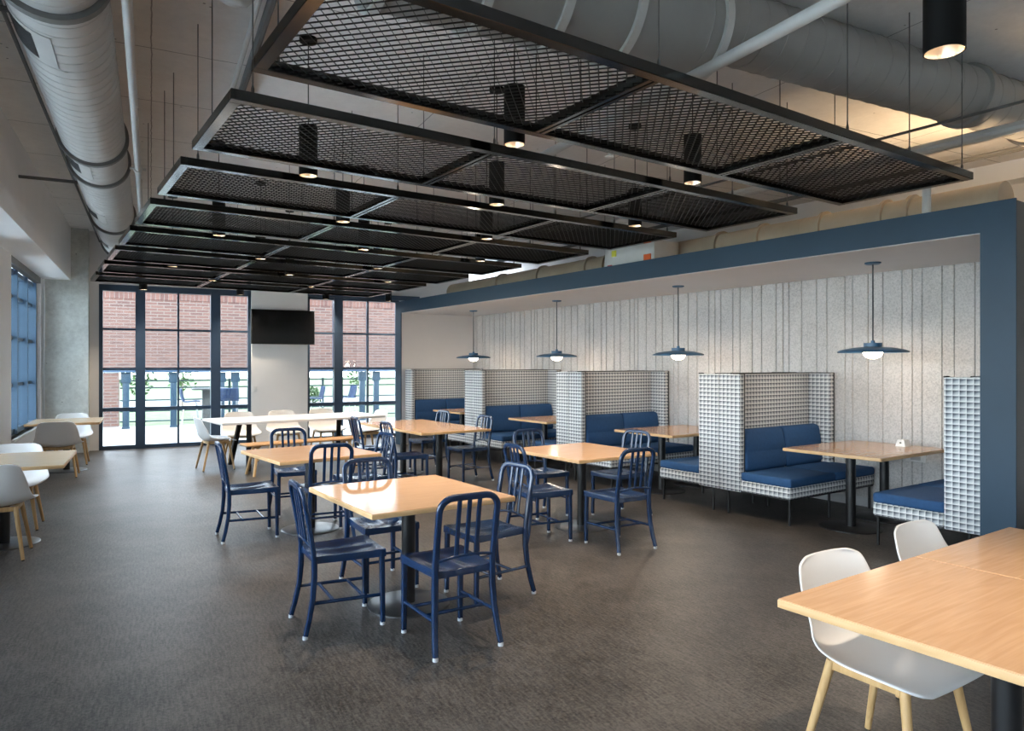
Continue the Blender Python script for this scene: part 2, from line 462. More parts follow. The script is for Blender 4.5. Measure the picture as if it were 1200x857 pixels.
square_table('square beech table nearest the camera among navy chairs, on steel disc base', 2.085, 4.24)
square_table('square beech table with navy chairs in front of the second booth', 4.48, 5.30, math.radians(0))
square_table('square beech table with navy chairs in front of the long wooden bench', 2.25, 6.70, math.radians(4), .98, 1.05)
square_table('long two-pedestal beech table with navy chairs before the far booths', 4.49, 8.72, 0, 1.02, 1.95, peds=((0, -.5), (0, .58)))
square_table('beech table end at bottom right with a white chair tucked under it', 2.72, 1.01, 0, .984, 1.08, group=None)
square_table('beech table at the right edge pushed flush against the nearer foreground table', 3.71, 1.01, 0, .984, 1.08)
pL = G(-1.15, 7.57)
square_table('pale square table at the left edge between two white chairs', pL.x, pL.y, RG, 1.0, 1.16, top='blonde')
pL2 = G(-1.12, 12.42)
square_table('pale square table beside the concrete column and the left window', pL2.x, pL2.y, RG, .92, 1.10, top='blonde')
for (cx, cy, lab) in ((6.95, 3.82, 'first booth table from the right, holding a white power hub'), (6.93, 6.28, 'second booth table from the right, below the second pendant'),
                      (6.90, 8.68, 'third booth table from the right, between the checkered seats'), (6.88, 11.15, 'booth table in the farthest booth near the windows')):
    square_table(lab, cx, cy, 0, 1.30, 1.0, top='walnut', group='tables in the booths', peds=((-.34, -.04), (.36, 0)), r=.29, name='booth_table', disc='black')

# white communal table + bench
t = thing('communal_table', 'long white table with dark A-frame legs in front of the wall screen', 'table', (3.58, 11.32, 0), math.radians(3))
MB().box(-1.30, 1.30, -.55, .55, .705, .742, .004).build('tabletop', M['whitetop'], t)
for sx in (-1, 1):
    for sy in (-1, 1):
        MB().sweep([(sx * .82, sy * .22, .705), (sx * .90, sy * .46, 0)], rrect(.075, .045, .008)).build('leg', M['black'], t)
    MB().box(sx * .82 - .03, sx * .82 + .03, -.26, .26, .665, .705, .004).build('leg_bracket', M['black'], t)
t = thing('bench', 'low wooden bench with splayed pale legs in front of the white table', 'bench', (3.40, 10.45, 0), math.radians(4))
MB().box(-.88, .88, -.17, .17, .425, .455, .012, 3).build('seat', M['benchwood'], t)
for sx in (-1, 1):
    for sy in (-1, 1):
        MB().cone((sx * .70, sy * .08, .425), (sx * .78, sy * .17, 0), .024, .019).build('leg', M['oak'], t)
    MB().box(sx * .70 - .03, sx * .70 + .03, -.12, .12, .395, .425, .004).build('leg_bracket', M['oak'], t)

# ------------------------------------------------------------------ navy chair (faces local +Y)
def make_navy(label):
    t = thing('navy_chair', label, 'chair', (0, 0, 0), 0, 'navy metal chairs')
    # seat: saddle sheet with a rolled apron
    mb = MB(); bm = mb.bm; nx, ny = 16, 16; grid = []
    for j in range(ny + 1):
        row = []
        for i in range(nx + 1):
            s = -1 + 2 * i / nx; q = j / ny
            hw = .170 + .03 * q
            x = s * hw; yy = -.205 + .425 * q
            dish = -.020 * math.exp(-((abs(s) - .45) / .34) ** 2) * math.exp(-((q - .42) / .34) ** 2) - .006 * (1 - s * s)
            z = .462 + dish + (.004 if q > .85 else 0)
            row.append(bm.verts.new((x, yy, z)))
        grid.append(row)
    for j in range(ny):
        for i in range(nx): bm.faces.new((grid[j][i], grid[j][i+1], grid[j+1][i+1], grid[j+1][i]))
    rim = [grid[0][i] for i in range(nx + 1)] + [grid[j][nx] for j in range(1, ny + 1)] + [grid[ny][i] for i in range(nx - 1, -1, -1)] + [grid[j][0] for j in range(ny - 1, 0, -1)]
    low = [bm.verts.new((v.co.x * 1.012, v.co.y * 1.01, .452)) for v in rim]
    lo2 = [bm.verts.new((v.co.x, v.co.y, .418)) for v in low]
    for A, B in ((rim, low), (low, lo2)):
        for k in range(len(rim)):
            l = (k + 1) % len(rim); bm.faces.new((A[k], B[k], B[l], A[l]))
    so = mb.build('seat', M['navy'], t, sharp=50)
    # back frame: hoop from the seat corners up and over
    pts = []
    def lean(z): return -.205 - .075 * ((z - .44) / .44) ** 1.2 if z > .44 else -.205
    for z in (.42, .50, .58, .66, .74, .79): pts.append((.178 + .006 * (z - .42), lean(z), z))
    R = .075; cx, cz = pts[-1][0] - R, .79
    for k in range(1, 6):
        a = math.radians(90 * k / 6); z = cz + R * math.sin(a); pts.append((cx + R * math.cos(a), lean(z), z))
    top = [(x, lean(.866), .866) for x in (.10, .04, 0)]
    half = pts + [(cx, lean(.865), .865)] + top
    full = half + [(-x, y_, z) for x, y_, z in half[-2::-1]]
    MB().sweep(full, rrect(.036, .027, .009), (0, 1, 0.15)).build('back_frame', M['navy'], t, sharp=50)
    # lower back rail, bowed rearward
    rail = [(x, lean(.53) - .016 * (1 - (x / .178) ** 2), .515 + .022 * (1 - (x / .178) ** 2)) for x in [-.178 + .356 * k / 10 for k in range(11)]]
    MB().sweep(rail, rrect(.018, .016, .005), (0, 0, 1)).build('back_rail', M['navy'], t)
    for x in (-.062, 0, .062):
        zz = .515 + .022 * (1 - (x / .178) ** 2)
        MB().sweep([(x, lean(z) - .012 * (1 - (z - .53) / .33), z) for z in (zz, .62, .70, .78, .864)], rrect(.026, .013, .004), (0, 1, 0)).build('slat', M['navy'], t)
    for sx in (-1, 1):
        # front leg
        lg = MB().sweep([(sx * .185, .200, .452), (sx * .186, .203, .25), (sx * .187, .206, .018)], rrect(.036, .034, .010), (0, 1, 0), scales=[1, .95, .85]).build('leg', M['navy'], t)
        MB().cone((sx * .187, .206, 0), (sx * .187, .206, .02), 0.016, .016, 12).build('glide', M['glide'], lg)
        # rear leg, kicked back
        lg = MB().sweep([(sx * .178, -.205, .455), (sx * .180, -.206, .34), (sx * .186, -.216, .22), (sx * .196, -.240, .10), (sx * .203, -.262, .018)], rrect(.036, .034, .010), (0, 1, 0), scales=[1, 1, .95, .9, .85]).build('leg', M['navy'], t)
        MB().cone((sx * .203, -.262, 0), (sx * .203, -.262, .02), 0.016, .016, 12).build('glide', M['glide'], lg)
        MB().tube([(sx * .187, .204, .185), (sx * .189, -.222, .195)], .011).build('stretcher', M['navy'], t)
    for yy in (.09, -.09):
        MB().tube([(-.187, yy, .188), (.187, yy, .188)], .010).build('stretcher', M['navy'], t)
    return t

R_ = math.radians
# (x, y, direction the sitter faces as angle of +Y axis, label)
navy = [
    (1.605, 4.20, -96, 'navy chair at the left side of the front beech table'),
    (2.015, 3.585, -3, 'navy chair nearest the camera, its slatted back before the front table'),
    (2.625, 4.13, 92, 'navy chair at the right side of the front beech table'),
    (2.11, 4.74, 178, 'navy chair behind the front beech table, its back mirrored in the tabletop'),
    (3.835, 5.12, -96, 'navy chair at the left side of the table before the second booth'),
    (4.275, 4.575, -3, 'navy chair on the camera side of the table before the second booth'),
    (4.50, 5.98, 176, 'navy chair at the far side of the table before the second booth'),
    (5.13, 5.46, 93, 'navy chair at the booth side of the table before the second booth'),
    (1.705, 6.76, -95, 'navy chair standing apart at the left end of the middle-left table'),
    (2.28, 6.36, -8, 'navy chair on the camera side of the middle-left table, behind the front table'),
    (2.36, 7.58, 174, 'navy chair at the far side of the middle-left table, back toward the bench'),
    (2.80, 6.76, 92, 'navy chair at the right end of the middle-left table'),
    (3.92, 9.02, -95, 'navy chair farther back at the left side of the long beech table'),
    (3.92, 8.04, -93, 'navy chair nearer the camera at the left side of the long beech table'),
    (5.00, 9.50, 92, 'navy chair farther back at the booth side of the long beech table'),
    (4.98, 8.28, 92, 'navy chair nearer the camera at the booth side of the long beech table'),
]
proto = None
for x, y, a, lab in navy:
    if proto is None:
        proto = make_navy(lab); proto.location = (x, y, 0); proto.rotation_euler = (0, 0, R_(a))
    else: dup(proto, (x, y, 0), R_(a), lab)

# ------------------------------------------------------------------ white shell chair (faces local +Y)
def catmull(P, n):
    out = []
    for i in range(len(P) - 1):
        p0 = P[max(i-1, 0)]; p1 = P[i]; p2 = P[i+1]; p3 = P[min(i+2, len(P)-1)]
        for k in range(n):
            t = k / n
            out.append(tuple(.5 * ((2*b) + (-a + c)*t + (2*a - 5*b + 4*c - d)*t*t + (-a + 3*b - 3*c + d)*t**3) for a, b, c, d in zip(p0, p1, p2, p3)))
    out.append(P[-1]); return out
def make_white(label):
    t = thing('shell_chair', label, 'chair', (0, 0, 0), 0, 'white shell chairs')
    #        y      z     halfwidth  side-rise(z)  side-forward(y)
    P = [(.252, .424, .165, .004, 0), (.244, .439, .214, .006, 0), (.205, .450, .250, .012, 0), (.10, .447, .268, .028, 0), (-.02, .438, .272, .045, .01),
         (-.12, .436, .262, .065, .02), (-.19, .462, .250, .070, .05), (-.228, .520, .240, .045, .075), (-.252, .60, .230, .02, .075),
         (-.272, .68, .218, .0, .06), (-.287, .745, .200, 0, .05), (-.294, .775, .180, 0, .042), (-.298, .792, .130, 0, .03)]
    C = catmull(P, 4); nx = 18
    mb = MB(); bm = mb.bm; g = []
    for (yy, z, hw, rz, fy) in C:
        row = []
        for i in range(nx + 1):
            s = -1 + 2 * i / nx; e = abs(s) ** 2.4
            row.append(bm.verts.new((s * hw * 1.13, yy + fy * e, z + rz * e)))
        g.append(row)
    for j in range(len(g) - 1):
        for i in range(nx): bm.faces.new((g[j][i], g[j][i+1], g[j+1][i+1], g[j+1][i]))
    o = mb.build('shell', M['shell'], t, sharp=60)
    md = o.modifiers.new('Solidify', 'SOLIDIFY'); md.thickness = .011; md.offset = 0
    md = o.modifiers.new('Subdivision', 'SUBSURF'); md.levels = 1; md.render_levels = 1
    for sx in (-1, 1):
        for sy, yt, yb in ((1, .150, .215), (-1, -.135, -.225)):
            lg = MB().cone((sx * .170, yt, .425), (sx * .232, yb, .008), .019, .0135, 14).build('leg', M['oak'], t)
            MB().cone((sx * .232, yb, 0), (sx * .232, yb, .010), .011, .011, 10).build('glide', M['black'], lg)
    f = MB()
    for sx in (-1, 1): f.box(sx * .175 - .011, sx * .172 + .011, -.135, .15, .392, .430, .004)
    f.box(-.17, .17, .139, .161, .392, .430, .004); f.box(-.17, .17, -.146, -.124, .392, .430, .004)
    f.build('seat_frame', M['oak'], t)
    return t
wl = [('w', 2.775, 1.43, 180 - 2, 'white shell chair tucked under the near corner of the foreground table'),
      ('w', 3.65, 1.50, 180 + 2, 'white shell chair behind the foreground table, only its back showing'),
      ('g', -1.15, 7.09, 0, 'white shell chair at the left edge, back toward the camera'),
      ('g', -1.20, 8.28, 180, 'white shell chair behind the pale table at the left edge'),
      ('g', -1.16, 11.79, 0, 'white shell chair before the pale table beside the concrete column'),
      ('g', -1.13, 13.18, 180, 'white shell chair between the concrete column and its pale table'),
      ('w', 2.36, 11.38, -88, 'white shell chair at the left end of the long white table'),
      ('w', 2.90, 12.05, 176, 'white shell chair behind the white table before the left glass wall'),
      ('w', 3.62, 12.05, 180, 'white shell chair behind the white table, under the wall screen'),
      ('w', 4.36, 12.10, 184, 'white shell chair behind the white table before the right glass wall'),
      ('w', 4.86, 11.42, 95, 'white shell chair at the right end of the long white table')]
wproto = None
for k, a, b, ang, lab in wl:
    loc = Vector((a, b, 0)) if k == 'w' else G(a, b); rz = R_(ang) + (RG if k == 'g' else 0)
    if wproto is None:
        wproto = make_white(lab); wproto.location = loc; wproto.rotation_euler = (0, 0, rz)
    else: dup(wproto, loc, rz, lab)

# ------------------------------------------------------------------ booth sofas; local origin: aisle end of the pair line, s = +1 faces +Y
def make_sofa(s, label):
    t = thing('booth_sofa', label, 'sofa', (0, 0, 0), 0, 'checkered high-back booth sofas')
    def bx(m, x0, x1, y0, y1, z0, z1, b, sg=2):
        a, c = sorted((s * y0, s * y1)); return m.box(x0, x1, a, c, z0, z1, b, sg)
    bx(MB(), .07, 1.56, .004, .105, .25, 1.49, .010).build('back_panel', M['gingham'], t)
    bx(MB(), 0, .075, .004, .275, .25, 1.485, .010).build('end_panel', M['gingham'], t)
    bx(MB(), 1.48, 1.56, .105, .38, .25, 1.49, .010).build('wing_panel', M['gingham'], t)
    pp = MB()
    for x0, x1, y0, y1 in ((0, .078, .262, .279), (.07, 1.56, .094, .109), (1.47, 1.486, .11, .384)): bx(pp, x0, x1, y0, y1, 1.482, 1.495, .003)
    bx(pp, 1.556, 1.564, .376, .386, .25, 1.494, .002); bx(pp, 1.472, 1.564, .376, .386, 1.486, 1.494, .002)
    bx(pp, .066, .079, .268, .279, .25, 1.49, .003)
    pp.build('piping', M['black'], t)
    bx(MB(), .0, 1.555, .277, .86, .262, .375, .016).build('seat_base', M['gingham'], t)
    bx(MB(), .01, 1.545, .28, .85, .248, .264, .002).build('rail', M['black'], t)
    for k in range(2):
        x0 = .005 + k * .775
        bx(MB(), x0, x0 + .772, .277, .868, .372, .462, .026, 4).build('seat_cushion', M['bluefab'], t, sharp=70)
        # back cushion leaning on the panel, with a tuft seam
        mb = MB(); bm = bmesh.new()
        x1 = .082 + k * .70; prof = [(q - (.165 if q > .28 else .171), z) for q, z in [(.276, .455), (.45, .455), (.468, .50), (.460, .62), (.446, .655), (.446, .665), (.452, .70), (.428, .85), (.41, .885), (.36, .898), (.31, .892), (.276, .87)]]
        vs = []
        w = .695
        xs = [0, .012, .03, w * .3, w * .7, w - .03, w - .012, w]
        for xi, xv in enumerate(xs):
            ins = [.022, .006, 0, 0, 0, 0, .006, .022][xi]
            ring = []
            for (py, pz) in prof:
                cyy, czz = .36, .68
                ring.append(bm.verts.new((x1 + xv, s * (py if py < .12 else py - ins), pz - ins * (1 if pz > .8 else 0) + ins * (1 if pz < .5 else 0))))
            vs.append(ring)
        for A, B in zip(vs, vs[1:]):
            for q in range(len(prof)):
                l = (q + 1) % len(prof); bm.faces.new((A[q], A[l], B[l], B[q]))
        bm.faces.new(vs[0][::-1]); bm.faces.new(vs[-1])
        mb._add(bm); mb.build('back_cushion', M['bluefab'], t, sharp=70)
    for x, yy in ((.04, .10), (.04, .83), (.72, .83), (1.50, .83), (1.50, .10), (.72, .10)):
        MB().cone((x, s * yy, 0), (x, s * yy, .25), .013, .013, 12).build('leg', M['black'], t)
    return t
SX = 6.135
centers = [2.45, 4.985, 7.54, 10.06, 12.62]
bn = ['first', 'second', 'third', 'fourth']
pa = pb = None
for i, c in enumerate(centers):
    if i < 4:
        lab = ['booth sofa at the right against the blue post, seat facing the windows', 'window-facing booth sofa left of the second tall checkered back from the right', 'window-facing booth sofa left of the third tall checkered back from the right', 'window-facing booth sofa left of the fourth tall checkered back from the right'][i]
        if pa is None: pa = make_sofa(1, lab); pa.location = (SX, c, 0)
        else: dup(pa, (SX, c, 0), 0, lab)
    if i > 0:
        lab = ['', 'camera-facing booth sofa with wide blue seat, right of the nearest double back', 'camera-facing booth sofa between the second and third pendants from the right', 'camera-facing booth sofa between the third and fourth pendants from the right', 'booth sofa at the far end wall beside the windows'][i]
        if pb is None: pb = make_sofa(-1, lab); pb.location = (SX, c, 0)
        else: dup(pb, (SX, c, 0), 0, lab)

# ------------------------------------------------------------------ pendants
def make_pendant(label):
    t = thing('pendant_lamp', label, 'lamp', (0, 0, 0), 0, 'blue disc pendants over the booths')   # origin at ceiling
    MB().lathe([(0, 0), (.075, 0), (.075, -.012), (.06, -.02), (0, -.02)], n=32).build('canopy', M['pendblue'], t)
    MB().cone((0, 0, -.02), (0, 0, -.80), .007).build('rod', M['rod'], t)
    MB().lathe([(0, -.775), (.018, -.775), (.02, -.80), (.085, -.80), (.085, -.842), (0, -.842)], n=32).build('hub', M['pendblue'], t)
    MB().lathe([(.0, -.838), (.10, -.838), (.18, -.845), (.27, -.862), (.315, -.878), (.324, -.888), (.318, -.897), (.27, -.888), (.18, -.868), (.10, -.854), (0, -.850)], n=64).build('shade', M['pendblue'], t)
    MB().lathe([(0, -.845), (.055, -.848), (.086, -.865), (.092, -.885), (.086, -.915), (.065, -.94), (.03, -.954), (0, -.957)], n=32).build('globe', M['globe'], t, sharp=80)
    l = bpy.data.lights.new('pendant_bulb', 'POINT'); l.energy = 7; l.color = (1, .84, .66); l.shadow_soft_size = .09
    lo = bpy.data.objects.new('bulb', l); COL.objects.link(lo); lo.parent = t; lo.location = (0, 0, -1.06)
    return t
pp = None
for y, lab in ((3.73, 'blue disc pendant lamp nearest the blue post at the right'), (6.27, 'blue disc pendant lamp over the second booth table from the right'), (8.80, 'blue disc pendant lamp over the third booth table from the right'), (11.33, 'blue disc pendant lamp farthest back, near the alcove end wall')):
    loc = (6.92, y, 2.60)
    if pp is None: pp = make_pendant(lab); pp.location = loc
    else: dup(pp, loc, 0, lab)

# ------------------------------------------------------------------ ceiling mesh panels
PX0, PX1, PZ, PD, PH = .89, 5.95, 3.0, 1.08, .058
BAY = (PX1 - PX0) / 3
def make_mesh_bay():
    mb = MB(); bm = mb.bm
    w = BAY - .12; d = PD - .12; nx = 25; ny = 28; lx = w / nx; ly = d / ny
    h = .0045; k = .0016
    def strand(x0, y0, x1, y1):
        t = Vector((x1 - x0, y1 - y0, 0)); n = Vector((-t.y, t.x, 0)).normalized()
        if n.y < 0: n = -n
        a = n * .0022; z0 = -h; z1 = h
        v = []
        for (x, y) in ((x0, y0), (x1, y1)):
            p = Vector((x, y, 0)); tilt = n * .0022
            v.append([bm.verts.new(p + o) for o in (-tilt - a * .6 + Vector((0, 0, z0)), -tilt + a * .6 + Vector((0, 0, z0)), tilt + a * .6 + Vector((0, 0, z1)), tilt - a * .6 + Vector((0, 0, z1)))])
        for q in range(4):
            l = (q + 1) % 4; bm.faces.new((v[0][q], v[0][l], v[1][l], v[1][q]))
    for j in range(ny):
        for i in range(nx):
            x = i * lx; y = j * ly
            if (j % 2) == 0:
                strand(x, y, x + lx / 2, y + ly); strand(x + lx, y, x + lx / 2, y + ly)
            else:
                strand(x + lx / 2, y, x, y + ly); strand(x + lx / 2, y, x + lx, y + ly)
    return mb
def make_panel(label):
    t = thing('ceiling_panel', label, 'ceiling panel', (0, 0, 0), 0, 'suspended black mesh ceiling panels')   # origin: near-left bottom corner
    Lx = PX1 - PX0; b = .062
    f = MB()
    f.box(0, Lx, 0, b, 0, PH, .003, 1).box(0, Lx, PD - b, PD, 0, PH, .003, 1)
    f.box(0, b, b, PD - b, 0, PH, .003, 1).box(Lx - b, Lx, b, PD - b, 0, PH, .003, 1)
    f.build('frame', M['blackmetal'], t)
    for k in (1, 2):
        c = MB()
        for o in (-.036, .006): c.box(BAY * k + o, BAY * k + o + .03, b, PD - b, 0, PH, .003, 1)
        c.box(BAY * k - .036, BAY * k + .036, b, PD - b, .02, PH)
        c.build('cross_bar', M['blackmetal'], t)
    me = None
    for k in range(3):
        if me is None:
            o = make_mesh_bay().build('mesh_infill', M['mesh'], t, (BAY * k + .06, .06, PH * .55), fixn=False); me = o.data
        else:
            o = bpy.data.objects.new('mesh_infill', me); COL.objects.link(o); o.parent = t; o.location = (BAY * k + .06, .06, PH * .55)
    for x in (.12, BAY, 2 * BAY, 4.15, Lx - .12):
        for yy in (.03, PD - .03):
            MB().cone((x, yy, PH), (x, yy, CEIL - PZ), .004, n=6).lathe([(0, PH), (.009, PH), (.009, PH + .03), (.004, PH + .05), (0, PH + .05)], (x, yy, 0), 8).build('hanger_wire', M['dark'], t)['hx'] = x
    return t
pn = None
ordn = ['first black mesh ceiling panel, nearest the camera and cut off by the top edge', 'second black mesh ceiling panel from the camera', 'third black mesh ceiling panel from the camera', 'fourth black mesh ceiling panel from the camera',
        'fifth black mesh ceiling panel from the camera', 'third black mesh ceiling panel counted from the far windows', 'black mesh ceiling panel second from the far windows', 'black mesh ceiling panel closest to the far windows']
for k in range(8):
    loc = (PX0, 2.43 + 1.49 * k, PZ)
    if pn is None: pn = make_panel(ordn[k]); pn.location = loc
    else:
        q_ = dup(pn, loc, 0, ordn[k])
        if k >= 4:                                   # the duct runs over this corner: no left hangers here
            lo_h = sorted((h for h in kids(q_) if h.name.startswith('hanger_wire')), key=lambda h: h['hx'])[:2]
            for h in lo_h: bpy.data.objects.remove(h)

# ------------------------------------------------------------------ downlights (origin at bottom rim)
def make_down(label):
    t = thing('downlight', label, 'lamp', (0, 0, 0), 0, 'black cylinder downlights')
    r = .068; h = .37
    MB().lathe([(r - .004, .0), (r, .0), (r, h), (0, h), (0, h - .01), (r - .004, h - .01), (r - .004, .0)], n=32).build('housing', M['lamp'], t)
    MB().lathe([(r - .005, .002), (r - .012, .03), (.038, .075)], n=32).build('reflector', M['refl'], t)
    MB().lathe([(.0, .072), (.045, .072), (.045, .08), (0, .08)], n=24).build('lens', M['lens'], t)
    MB().cone((0, 0, h - .05), (0, 0, CEIL - PZ - .02), .004, n=8).build('cord', M['lamp'], t)
    MB().lathe([(0, CEIL - PZ), (.065, CEIL - PZ), (.065, CEIL - PZ - .03), (0, CEIL - PZ - .03)], n=24).build('canopy', M['lamp'], t)
    l = bpy.data.lights.new('downlight_spot', 'SPOT'); l.energy = 105; l.color = (1, .82, .62); l.spot_size = R_(95); l.spot_blend = .9; l.shadow_soft_size = .05
    lo = bpy.data.objects.new('bulb', l); COL.objects.link(lo); lo.parent = t; lo.location = (0, 0, .05)
    return t
gapy = [2.43 - .205 + 1.49 * k for k in range(9)]
colx_m = [PX0 + BAY, PX0 + 2 * BAY]; colx_b = [PX0 + BAY / 2, PX0 + BAY * 1.5, PX0 + BAY * 2.5]
dl = None; rown = ['', 'first', 'second', 'third', 'fourth', 'fifth', 'sixth', 'seventh', 'last']
spots = []
for k in range(1, 9):
    xs = colx_m if k % 2 else colx_b
    nm = ['left', 'right'] if len(xs) == 2 else ['left', 'middle', 'right']
    for x, n_ in zip(xs, nm):
        lab = ('%s downlight of the row before the far windows' % n_) if k == 8 else ('%s downlight in the %s gap between the mesh panels, counted from the camera' % (n_, rown[k]))
        spots.append((x, gapy[k] + ((.16 if x < 5 else .08) if k == 8 else 0), PZ - (.06 if k == 8 else 0), lab))
spots.append((6.42, 14.02, PZ - .05, 'black downlight seen just above the blue frame near its far end'))
for x, y, z, lab in spots:
    if dl is None: dl = make_down(lab); dl.location = (x, y, z)
    else:
        q_ = dup(dl, (x, y, z), 0, lab); drop = PZ - z
        if drop > 0:
            for ch in kids(q_):
                if ch.name.startswith('canopy'): ch.location.z = drop
                if ch.name.startswith('cord'): ch.scale.z = 1 + drop / (CEIL - PZ - .02)
# the near one hangs lower over the foreground tables: longer cord
nd = make_down('large black cylinder downlight in the top right corner, nearest the camera'); nd.location = (2.74, 1.215, 2.722)
for ch in kids(nd):
    if ch.name.startswith('cord'): ch.location.z = CEIL - 2.722 - (CEIL - PZ)
    if ch.name.startswith('canopy'): ch.location.z = CEIL - 2.722 - (CEIL - PZ)
MB().cone((0, 0, .36), (0, 0, .70), .004, n=8).build('cord', M['lamp'], nd)

# ------------------------------------------------------------------ ducts and pipes
def spiral_duct(name, label, r, length, mat, seam, pitch, rings, ringmat, ringw=.035, ringh=.016, rot=0, loc=(0, 0, 0), axis=(0, 1, 0)):
    """runs along local +Y from the origin"""
    t = thing(name, label, 'duct', loc, rot)
    pr = [(0, 0), (r, 0)]; y = pitch
    while y < length:
        pr += [(r, y - .006), (r + .0035, y - .003), (r + .0035, y + .003), (r, y + .006)]; y += pitch
    pr += [(r, length), (0, length)]
    MB().lathe(pr, n=48, axis=axis).build('duct_body', mat, t, sharp=25)
    for y in rings:
        MB().lathe([(r - .004, y), (r + ringh, y), (r + ringh, y + ringw), (r - .004, y + ringw)], n=48, axis=axis).build('flange', ringmat, t)
    return t
ld = spiral_duct('spiral_duct', 'fat grey spiral duct running along the left soffit to the far column', .248, 19.0, M['duct'], None, .125, [4.3 + 3.9, 7.15 + 4, 8.0 + 4, 10.8 + 4, 13.2 + 4], M['ductd'], .06, .03, loc=G(-.45, -4, 3.60), rot=RG)
# wall-side grilles set into the curved flank
for gy in (4.75, 7.55, 9.9, 12.4):
    y0 = gy + 4
    def patch(a0, a1, ya, yb, rr, mb, th=.006):
        n = 8; vs = []
        for i in range(n + 1):
            a = R_(a0 + (a1 - a0) * i / n)
            vs.append([mb.bm.verts.new((math.cos(a) * q, yy, math.sin(a) * q)) for q in (rr, rr + th) for yy in (ya, yb)])
        for A, B in zip(vs, vs[1:]):
            mb.bm.faces.new((A[2], A[3], B[3], B[2])); mb.bm.faces.new((A[0], A[2], B[2], B[0])); mb.bm.faces.new((A[1], A[3], B[3], B[1])); mb.bm.faces.new((A[0], A[1], B[1], B[0]))
        mb.bm.faces.new(vs[0]); mb.bm.faces.new(vs[-1])
    fr = MB(); patch(188, 262, y0 - .22, y0 + .22, .248, fr); gr = fr.build('grille', M['duct'], ld)
    sl = MB()
    for q in range(14): patch(194, 240, y0 - .17 + q * .0245, y0 - .17 + q * .0245 + .017, .253, sl, .004)
    sl.build('slots', M['slot'], gr)
for gy in (4.9, 9.2):
    MB().tube([G(-1.27, gy, 3.62), G(-.712, gy, 3.62)], .018).build('x', M['dark'])
    o = COL.objects[-1]; o.name = 'strut_rod'; tag(o, 'short dark strut from the soffit to the left duct, %s' % ('near the top left corner' if gy < 6 else 'above the left window'), 'strut')
tag(MB().tube([G(-.82, -4, 3.80), G(-.82, 14.7, 3.80)], .014).build('dark_conduit', M['dark']), 'thin dark conduit on the ceiling between soffit and left duct', 'conduit')

# white sprinkler pipe with clamps
pr = thing('sprinkler_pipe', 'white sprinkler pipe running beside the fat left duct', 'pipe', G(-.108, -4, 3.45), RG)
MB().tube([(0, 0, 0), (0, 16.8, 0)], .026, 16).build('pipe', M['pipe'], pr)
for y in (4.0 + 4, 7.6 + 4, 10.5 + 4):
    MB().lathe([(.026, y - .03), (.038, y - .03), (.038, y + .03), (.026, y + .03)], n=20, axis=(0, 1, 0)).box(-.07, .07, y - .012, y + .012, -.008, .012, .003).build('clamp', M['pipe'], pr)
    MB().cone((0, y, .03), (0, y, CEIL - 3.45), .005, n=8).build('hanger_rod', M['dark'], pr)
# diagonal pipe at upper right
pr = thing('sprinkler_pipe', 'pale pipe crossing diagonally below the big right duct', 'pipe', G(2.70, -4, 3.20), RG)
MB().tube([(0, 0, 0), (0, 9.0, 0)], .033, 16).build('pipe', M['pipe'], pr)
for y in (5.0, 8.2): MB().cone((0, y, .03), (0, y, CEIL - 3.2), .005, n=8).build('hanger_rod', M['dark'], pr)
# conduits
def conduit(label, pts, r, mat='dark', cat='conduit', name='conduit'):
    return tag(MB().tube(pts, r, 10).build(name, M[mat]), label, cat)
conduit('grey conduit pipe high above the booths, under the warm-lit ceiling', [(6.39, -1, 3.45), (6.39, 14, 3.45)], .045, 'duct')
conduit('thin conduit left of the thick grey one on the right ceiling', [(5.93, -1, 3.49), (5.93, 14, 3.49)], .012)
conduit('thin conduit right of the thick grey one on the right ceiling', [(8.25, -1, 3.78), (8.25, 14, 3.78)], .016)
conduit('thin twin conduit farthest right on the warm-lit ceiling', [(8.42, -1, 3.80), (8.42, 14, 3.80)], .016)
conduit('grey conduit left of the nearest mesh panels, close to the slab', [G(.62, -2, 3.93), G(.62, 6.8, 3.93)], .02, 'pipe')
conduit('dark conduit beside the grey one left of the mesh panels', [G(.70, -2, 3.95), G(.70, 6.8, 3.95)], .03, 'dark')

# big right duct (along the building's cross axis)
bd = spiral_duct('round_duct', 'big round grey duct crossing the ceiling at the upper right', .222, 3.9, M['duct_dim'], None, .17, [2.72, 3.75], M['duct_dim'], .07, .03, rot=RG - PI / 2, loc=G(3.12, 3.41, 3.765))
bd.scale = (1, 1, 1)
fd = spiral_duct('round_duct', 'wide flanged duct fitting at the top centre above the nearest panel', .30, 2.15, M['duct_dim'], None, .5, [.02, .55, 1.0, 1.45, 2.08], M['duct'], .05, .025, rot=RG - PI / 2, loc=G(.95, 3.43, 3.68))
